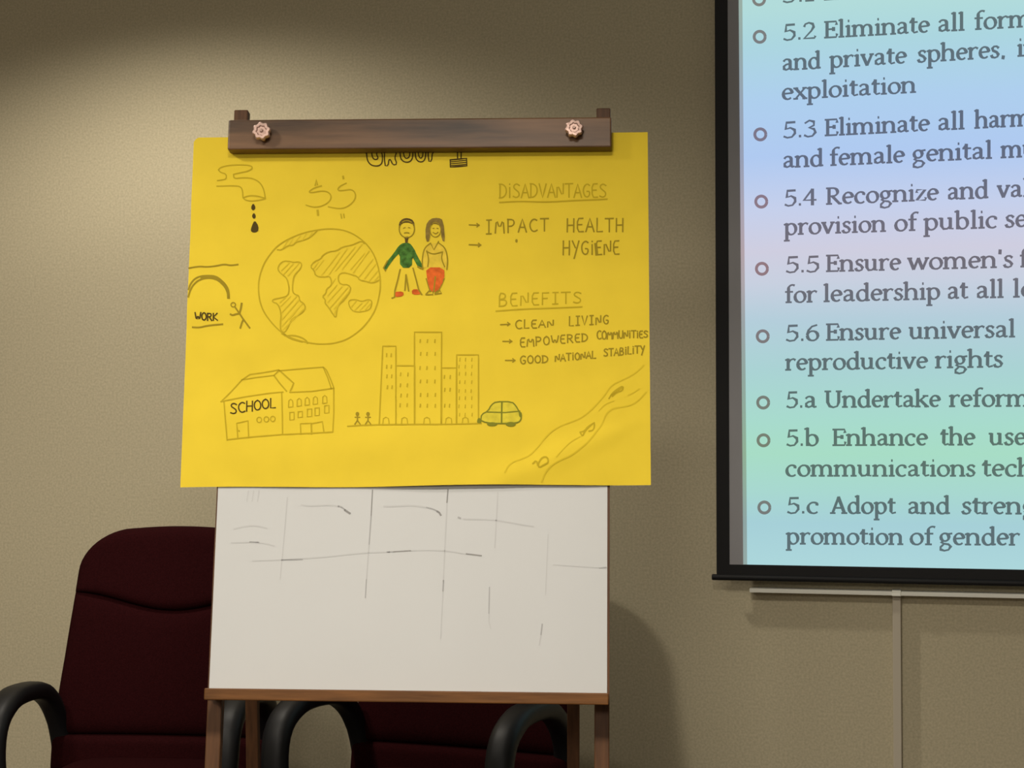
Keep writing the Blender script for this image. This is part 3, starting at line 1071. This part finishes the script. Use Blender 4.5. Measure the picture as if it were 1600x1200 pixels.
d.st((865, 765), (868, 832), w=2.6, sm=0)
sch = d.build('school_drawing', M_PENCIL, poster, pmap, 'pencil drawing of a school building')
d = Draw(*Z2)
hand(d, 'SCHOOL', 358, 706, 645, 664, 66, 58, w=2.1, gap=.1)
d.build('school_lettering', M_DARK, sch, pmap, 'word SCHOOL in dark capitals')

# city and car
d = Draw()
for x0, x1, y, yb in ((598, 618.5, 541, 662), (618.5, 648, 571.5, 662), (647.5, 690, 519, 662), (690, 713, 575, 662), (713.5, 747.5, 554.5, 662)):
    sk = -5.5 if x0 == 598 else 0
    d.st((x0 + sk, yb), (x0, y), (x1, y), (x1 - (1 if x0 == 647.5 else 0), yb), w=2.1, sm=0)
d.st((543, 666), (570, 664), (640, 663), (700, 663), (752, 661.5), w=2.2, sm=1)
for cx in (603, 632, 667, 701, 727):
    d.st((cx - 5, 662), (cx - 4, 654), (cx, 652), (cx + 4, 654), (cx + 5, 662), w=1.6, sm=0)
for xs, ys in (((605, 612), (555, 573, 588, 605)), ((626, 637), (585, 602, 618, 633)), ((657, 668, 680), (533, 553, 575, 596, 617, 634)),
               ((695, 703), (589, 609, 634)), ((718, 727, 737), (562, 573, 584, 597, 611, 622, 635, 648))):
    for x in xs:
        for y in ys:
            jx = random.uniform(-.8, .8)
            d.st((x + jx, y - 2.4), (x + jx - .5, y + 2.4), w=2.0 if xs[0] < 710 else 1.4, sm=0)
d.build('city_drawing', M_PENCIL, poster, pmap, 'pencil drawing of five tower blocks')
for cx in (558.5, 575):
    d = Draw()
    d.fill(*[(cx + 3 * math.cos(a * .7), 647 + 3.4 * math.sin(a * .7)) for a in range(9)], sm=0)
    d.st((cx, 649), (cx, 657), (cx - 4, 663), w=2.2, sm=0)
    d.st((cx, 657), (cx + 4.5, 663), w=1.8, sm=0)
    d.st((cx - 4, 652), (cx + 4, 652), w=1.6, sm=0)
    d.build('walker_drawing', M_MARK, poster, pmap, 'tiny walking figure')
Z4 = (640, 420, 4)
d = Draw(*Z4)
d.fill((445, 945), (455, 905), (490, 890), (510, 850), (540, 832), (640, 832), (665, 860), (685, 892), (700, 905), (695, 950), (660, 965), (480, 962))
car = d.build('car_drawing', M_GREENL, poster, pmap, 'pale green crayon car')
d = Draw(*Z4)
d.st((445, 945), (450, 910), (490, 890), (510, 852), (540, 831), (640, 831), (665, 858), (684, 892), (700, 905), (695, 950), (665, 965), (550, 968), (480, 962), (444, 948), w=2.1, sm=1)
d.st((486, 896), (600, 899), (690, 890), w=2.0, sm=0)
d.st((577, 831), (575, 965), w=2.6, sm=0)
d.fill(*ell(515, 972, 32, 13, 12), sm=0)
d.fill(*ell(632, 972, 32, 15, 12), sm=0)
d.fill((420, 965), (424, 938), (440, 930), (452, 966))
d.fill((680, 885), (700, 905), (697, 930), (684, 925))
M_OLIVEG = mat('olive_green_crayon', (0.20, 0.20, 0.022), 0.85, 0.1)
d.build('car_outline', M_OLIVEG, car, pmap2)

# river
Z6 = (780, 560, 5.716)
d = Draw(*Z6)
d.st((50, 1020), (75, 965), (120, 925), (180, 905), (270, 870), (340, 800), (400, 720), (450, 665), (530, 610), (620, 575), (720, 540), (800, 480), (870, 410),
     (950, 320), (1000, 240), (1080, 200), (1160, 165), (1230, 120), (1290, 60), w=2.2)
d.st((378, 1105), (405, 1030), (460, 960), (540, 910), (640, 870), (720, 810), (800, 740), (860, 660), (920, 590), (950, 500), (1000, 450), (1080, 435), (1180, 420), (1250, 370), (1310, 300), w=2.4)
river = d.build('river_drawing', M_HATCH, poster, pmap, 'pencil drawing of a winding river')
d = Draw(*Z6)
d.st((510, 880), (560, 820), (640, 740), (720, 700), w=1.8)
d.st((890, 470), (940, 410), (1025, 380), w=1.8)
d.st((1150, 330), (1200, 305), (1250, 270), w=2.2)
d.build('ripple', M_HATCH, river, pmap)
d = Draw(*Z6)
d.st((722, 660), (745, 700), (760, 655), (800, 610), (852, 572), (845, 640), (800, 650), w=2.4, sm=1)
d.st((722, 660), (760, 650), (790, 610), (850, 575), w=2.4, sm=1)
d.st((300, 940), (330, 910), (345, 950), (360, 975), (400, 950), (440, 930), (430, 880), (390, 880), (360, 915), (345, 955), w=2.6, sm=1)
d.st((980, 360), (1010, 310), (1060, 270), (1110, 245), (1100, 290), (1050, 300), (1010, 340), w=2.4, sm=1)
d.st((1000, 330), (1100, 260), w=2.4, sm=0)
d.build('fish', M_PENCIL, river, pmap, 'three scribbled fish')

# lettering
Zb = (640, 150, 4)
d = Draw(*Zb)
hand(d, 'DiSADVANTAGES', 560, 637, 1232, 634, 88, 84, w=2.2, gap=.14)
d.st((562, 665), (700, 658), (850, 664), (1000, 655), (1235, 645), w=2.3)
d.build('disadvantages_lettering', M_PENCIL, poster, pmap, 'heading DISADVANTAGES, underlined')
d = Draw(*Zb)
hand(d, 'IMPACT', 475, 862, 868, 842, 88, 78, w=2.3, gap=.35)
hand(d, 'HEALTH', 980, 850, 1338, 848, 84, 84, w=2.3, gap=.25)
arrow(d, 372, 806, 436, 808, w=2.0)
d.build('list_entry', M_MARK, poster, pmap, 'words IMPACT HEALTH with an arrow')
d = Draw(*Zb)
hand(d, 'HYGiENE', 955, 995, 1312, 990, 88, 84, w=2.3, gap=.2)
d.st((1163, 925), (1170, 992), w=4.6, sm=0)
arrow(d, 372, 930, 446, 932, w=2.2)
d.fill(*ell(668, 906, 8, 12, 8), sm=0)
d.build('list_entry', M_MARK, poster, pmap, 'word HYGIENE with an arrow')
d = Draw(*Z4)
hand(d, 'BENEFITS', 556, 236, 1076, 212, 82, 68, w=2.3, gap=.28)
d.st((540, 265), (700, 252), (900, 246), (1078, 238), w=2.3)
d.build('benefits_lettering', M_PENCIL, poster, pmap, 'heading BENEFITS, underlined')
d = Draw(*Z4)
arrow(d, 568, 350, 628, 346, w=2.0)
hand(d, 'CLEAN', 660, 376, 902, 360, 56, 40, w=2.2, gap=.25)
hand(d, 'LIVING', 995, 356, 1245, 346, 58, 56, w=2.2, gap=.28)
d.build('list_entry', M_MARK, poster, pmap, 'words CLEAN LIVING with an arrow')
d = Draw(*Z4)
arrow(d, 582, 454, 640, 454, w=2.0)
hand(d, 'EMPOWERED', 690, 490, 1114, 452, 56, 48, w=2.2, gap=.25)
hand(d, 'COMMUNiTiES', 1170, 442, 1490, 428, 54, 40, w=2.2, gap=.12)
d.build('list_entry', M_MARK, poster, pmap, 'words EMPOWERED COMMUNITIES with an arrow')
d = Draw(*Z4)
arrow(d, 598, 573, 660, 573, w=2.0)
hand(d, 'GOOD', 690, 596, 866, 586, 52, 42, w=2.2, gap=.22)
hand(d, 'NATiONAL', 908, 580, 1165, 557, 44, 44, w=2.2, gap=.16)
hand(d, 'STABiLiTY', 1212, 548, 1470, 524, 46, 46, w=2.2, gap=.16)
d.build('list_entry', M_MARK, poster, pmap, 'words GOOD NATIONAL STABILITY with an arrow')
# bubble letters GROUP 1, the upper part under the clamp bar
d = Draw(*Z1)
d.st((1205, 300), (1212, 375), (1218, 408), (1238, 432), (1272, 440), (1300, 432), (1312, 405), (1308, 350), (1280, 345), (1272, 365), (1284, 385), (1276, 398), (1256, 396), (1244, 375), (1240, 300), w=2.0)
d.st((1324, 280), (1322, 436), (1346, 436), (1350, 400), (1360, 396), (1376, 432), (1402, 427), (1386, 385), (1400, 350), (1400, 290), (1324, 280), w=2.0, sm=1)
d.st((1422, 300), (1420, 375), (1432, 405), (1462, 417), (1490, 407), (1502, 375), (1500, 300), w=2.0)
d.st((1442, 300), (1442, 372), (1456, 392), (1474, 387), (1482, 370), (1480, 300), w=1.8)
d.st((1514, 290), (1514, 372), (1526, 405), (1552, 415), (1572, 405), (1582, 372), (1582, 290), w=2.0)
d.st((1534, 290), (1534, 370), (1546, 390), (1558, 386), (1564, 366), (1564, 290), w=1.8)
d.st((1596, 280), (1596, 409), (1618, 408), (1622, 350), (1660, 345), (1668, 300), (1640, 275), (1596, 280), w=2.0, sm=1)
d.t = Zb
d.st((254, 400), (356, 390), (358, 437), (255, 445), (254, 400), w=2.2, sm=0)
d.st((258, 412), (354, 402), w=1.6, sm=0)
d.st((258, 424), (354, 415), w=1.6, sm=0)
d.st((258, 436), (354, 428), w=1.6, sm=0)
d.st((298, 290), (300, 396), w=2.0, sm=0)
d.st((322, 290), (322, 394), w=2.0, sm=0)
d.st((298, 290), (268, 320), w=2.0, sm=0)
d.build('group_lettering', M_DARK, poster, pmap, 'outlined bubble letters GROUP 1 partly under the bar')


# ------------------------------------------------------------------ chairs
def hw(z):
    """half width of the chair back at height z"""
    pts = [(.38, .297), (.46, .296), (.55, .288), (.66, .277), (.78, .268), (.88, .262), (.95, .256), (1.0, .25)]
    for (za, a), (zb_, b) in zip(pts, pts[1:]):
        if z <= zb_:
            t = max(0, (z - za) / (zb_ - za))
            return a + (b - a) * t
    return pts[-1][1]


def back_y(x, z):
    """front face of the back: leaning, gently hollow"""
    t = (z - .40) / .6
    return .205 + .115 * t - .012 * math.sin(t * math.pi * 1.3) - .35 * x * x * .8


def pad(zlo, zhi, T, nx=40, nz=30, back=.045):
    bm = bmesh.new()
    fr, bk = [], []
    for j in range(nz + 1):
        t = j / nz
        tt = .5 - .5 * math.cos(math.pi * t)
        rf, rb = [], []
        for i in range(nx + 1):
            s = math.sin(math.pi / 2 * (-1 + 2 * i / nx))
            z = zlo(s) + (zhi(s) - zlo(s)) * tt
            x = s * hw(z)
            e = max(0, 1 - abs(s) ** 6) ** .5 * max(0, 1 - abs(2 * tt - 1) ** 10) ** .5
            y = back_y(x, z)
            rf.append(bm.verts.new((x, y - T * e, z)))
            if 0 < i < nx and 0 < j < nz:
                rb.append(bm.verts.new((x, y + back * e, z)))
            else:
                rb.append(rf[-1])
        fr.append(rf)
        bk.append(rb)
    for g in (fr, bk):
        for j in range(nz):
            for i in range(nx):
                q4 = [g[j][i], g[j][i + 1], g[j + 1][i + 1], g[j + 1][i]]
                try:
                    bm.faces.new(q4)
                except ValueError:
                    pass
    return bm


def top_edge(s, zt=.992, rc=.5):
    a = 1 - rc
    if abs(s) <= a:
        return zt - .006 * (s / a) ** 2
    k = (abs(s) - a) / rc
    return zt - .006 - .115 * (1 - math.sqrt(max(0, 1 - k * k)))


def seam(s):
    return .824 - .046 * (.5 + .5 * math.cos(math.pi * min(1, abs(s))))


def make_chair(label):
    root = thing('office_chair', label, 'chair', None, 'maroon office chairs against the wall')
    bm_obj('headrest', pad(lambda s: seam(s) - .003, top_edge, .045), M_FABRIC, root, True)
    bm_obj('backrest', pad(lambda s: .462, lambda s: seam(s) + .003, .040), M_FABRIC, root, True)
    shell = pad(lambda s: .38, lambda s: top_edge(s) - .012, -.004, nx=28, nz=26, back=.062)
    for v in shell.verts:
        v.co.x *= .955
        v.co.y += .002
    bm_obj('back_shell', shell, M_FABRIC, root, True)
    bm_obj('lumbar_roll', pad(lambda s: .375, lambda s: .466, .048, nz=16), M_FABRIC, root, True)
    # seat cushion
    bm = bmesh.new()
    n, m_ = 28, 28
    g = {}
    for side in (1, -1):
        for j in range(m_ + 1):
            for i in range(n + 1):
                u = math.sin(math.pi / 2 * (-1 + 2 * i / n))
                v = math.sin(math.pi / 2 * (-1 + 2 * j / m_))
                edge = i in (0, n) or j in (0, m_)
                if edge and side == -1:
                    g[side, i, j] = g[1, i, j]
                    continue
                e = max(0, 1 - u ** 6) ** .5 * max(0, 1 - v ** 6) ** .5
                # rounded square outline
                x = .245 * u * (1 - .06 * v * v * (v < 0))
                y = -.03 + .235 * v * (1 - .05 * u * u)
                z = .37 + (.05 if side == 1 else -.045) * e
                if v < 0 and side == 1:
                    z -= .02 * (-v) ** 3
                g[side, i, j] = bm.verts.new((x, y, z))
    for side in (1, -1):
        for j in range(m_):
            for i in range(n):
                try:
                    bm.faces.new((g[side, i, j], g[side, i + 1, j], g[side, i + 1, j + 1], g[side, i, j + 1]))
                except ValueError:
                    pass
    bm_obj('seat', bm, M_FABRIC, root, True)
    # looped arms
    for s in (-1, 1):
        path = [V((s * .262, -.20, .345)), V((s * .262, -.225, .375)), V((s * .279, -.235, .46)), V((s * .280, -.222, .56)), V((s * .280, -.14, .604)),
                V((s * .280, -.05, .608)), V((s * .280, .06, .597)), V((s * .280, .135, .555)), V((s * .278, .180, .49)), V((s * .272, .195, .42))]
        path = chaikin(path, 2)
        k = len(path)
        wd, tk = [], []
        for i in range(k):
            t = i / (k - 1)
            f = math.sin(min(1, t * 1.15) * math.pi) ** .6 if 0 < t < .87 else .25
            wd.append(.046 + .018 * f)
            tk.append(.040 + .012 * max(0, math.sin(t * math.pi * 1.1 + .2)) * (1 - t * .6))
        bm = bmesh.new()
        sweep(bm, path, wd, tk, V((1, 0, 0)))
        bm_obj('armrest', bm, M_BLACKP, root, True)
    # under-seat plate, back bar, gas column, five-star base with casters
    bm = bmesh.new()
    add_box(bm, (-.27, -.21, .318), (.27, -.18, .346))
    add_box(bm, (-.11, -.14, .295), (.11, .14, .325))
    bm_obj('mechanism', bm, M_BLACKP, root, bevel=.004)
    bm = bmesh.new()
    pth = chaikin([V((0, .10, .30)), V((0, .26, .295)), V((0, .30, .34)), V((0, .325, .46)), V((0, .35, .62))], 2)
    sweep(bm, pth, [.07] * len(pth), [.014] * len(pth), V((1, 0, 0)))
    bm_obj('back_bar', bm, M_BLACKP, root, True)
    bm = bmesh.new()
    add_lathe(bm, [(.028, .075), (.028, .19), (.016, .195), (.016, .298)], 20)
    bm_obj('gas_column', bm, M_BLACKP, root, True)
    for i in range(5):
        a = R(90 + 72 * i + 36)
        dx, dy = math.cos(a), math.sin(a)
        bm = bmesh.new()
        pth = [V((dx * .02, dy * .02, .105)), V((dx * .14, dy * .14, .095)), V((dx * .29, dy * .29, .070))]
        sweep(bm, pth, [.05, .042, .03], [.04, .034, .024], V((-dy, dx, 0)))
        leg = bm_obj('base_leg', bm, M_BLACKP, root, True)
        bm = bmesh.new()
        for off in (-.012, .012):
            mx = Matrix.Translation((dx * .285 - dy * off * 1, dy * .285 + dx * off, .027)) @ Matrix.Rotation(a, 4, 'Z') @ Matrix.Rotation(R(90), 4, 'X')
            add_lathe(bm, [(.02, -.009), (.026, -.006), (.026, .006), (.02, .009)], 18, mx)
        add_lathe(bm, [(.006, .02), (.006, .062)], 10, Matrix.Translation((dx * .285, dy * .285, 0)))
        bm_obj('caster', bm, M_BLACKP, leg, True)
    return root


def copy_tree(o, parent=None):
    c = o.copy()
    COL.objects.link(c)
    c.parent = parent
    for ch in list(o.children):
        copy_tree(ch, c)
    return c


chair = make_chair('maroon fabric office chair behind the left edge of the white board')
other = copy_tree(chair)
other['label'] = 'maroon office chair mostly hidden behind the easel, its looped arms under the tray'
chair.location = (-1.841, -.64, 0)
chair.rotation_euler = (0, 0, R(7))
other.location = (-1.115, -.62, 0)
other.rotation_euler = (0, 0, R(-9))
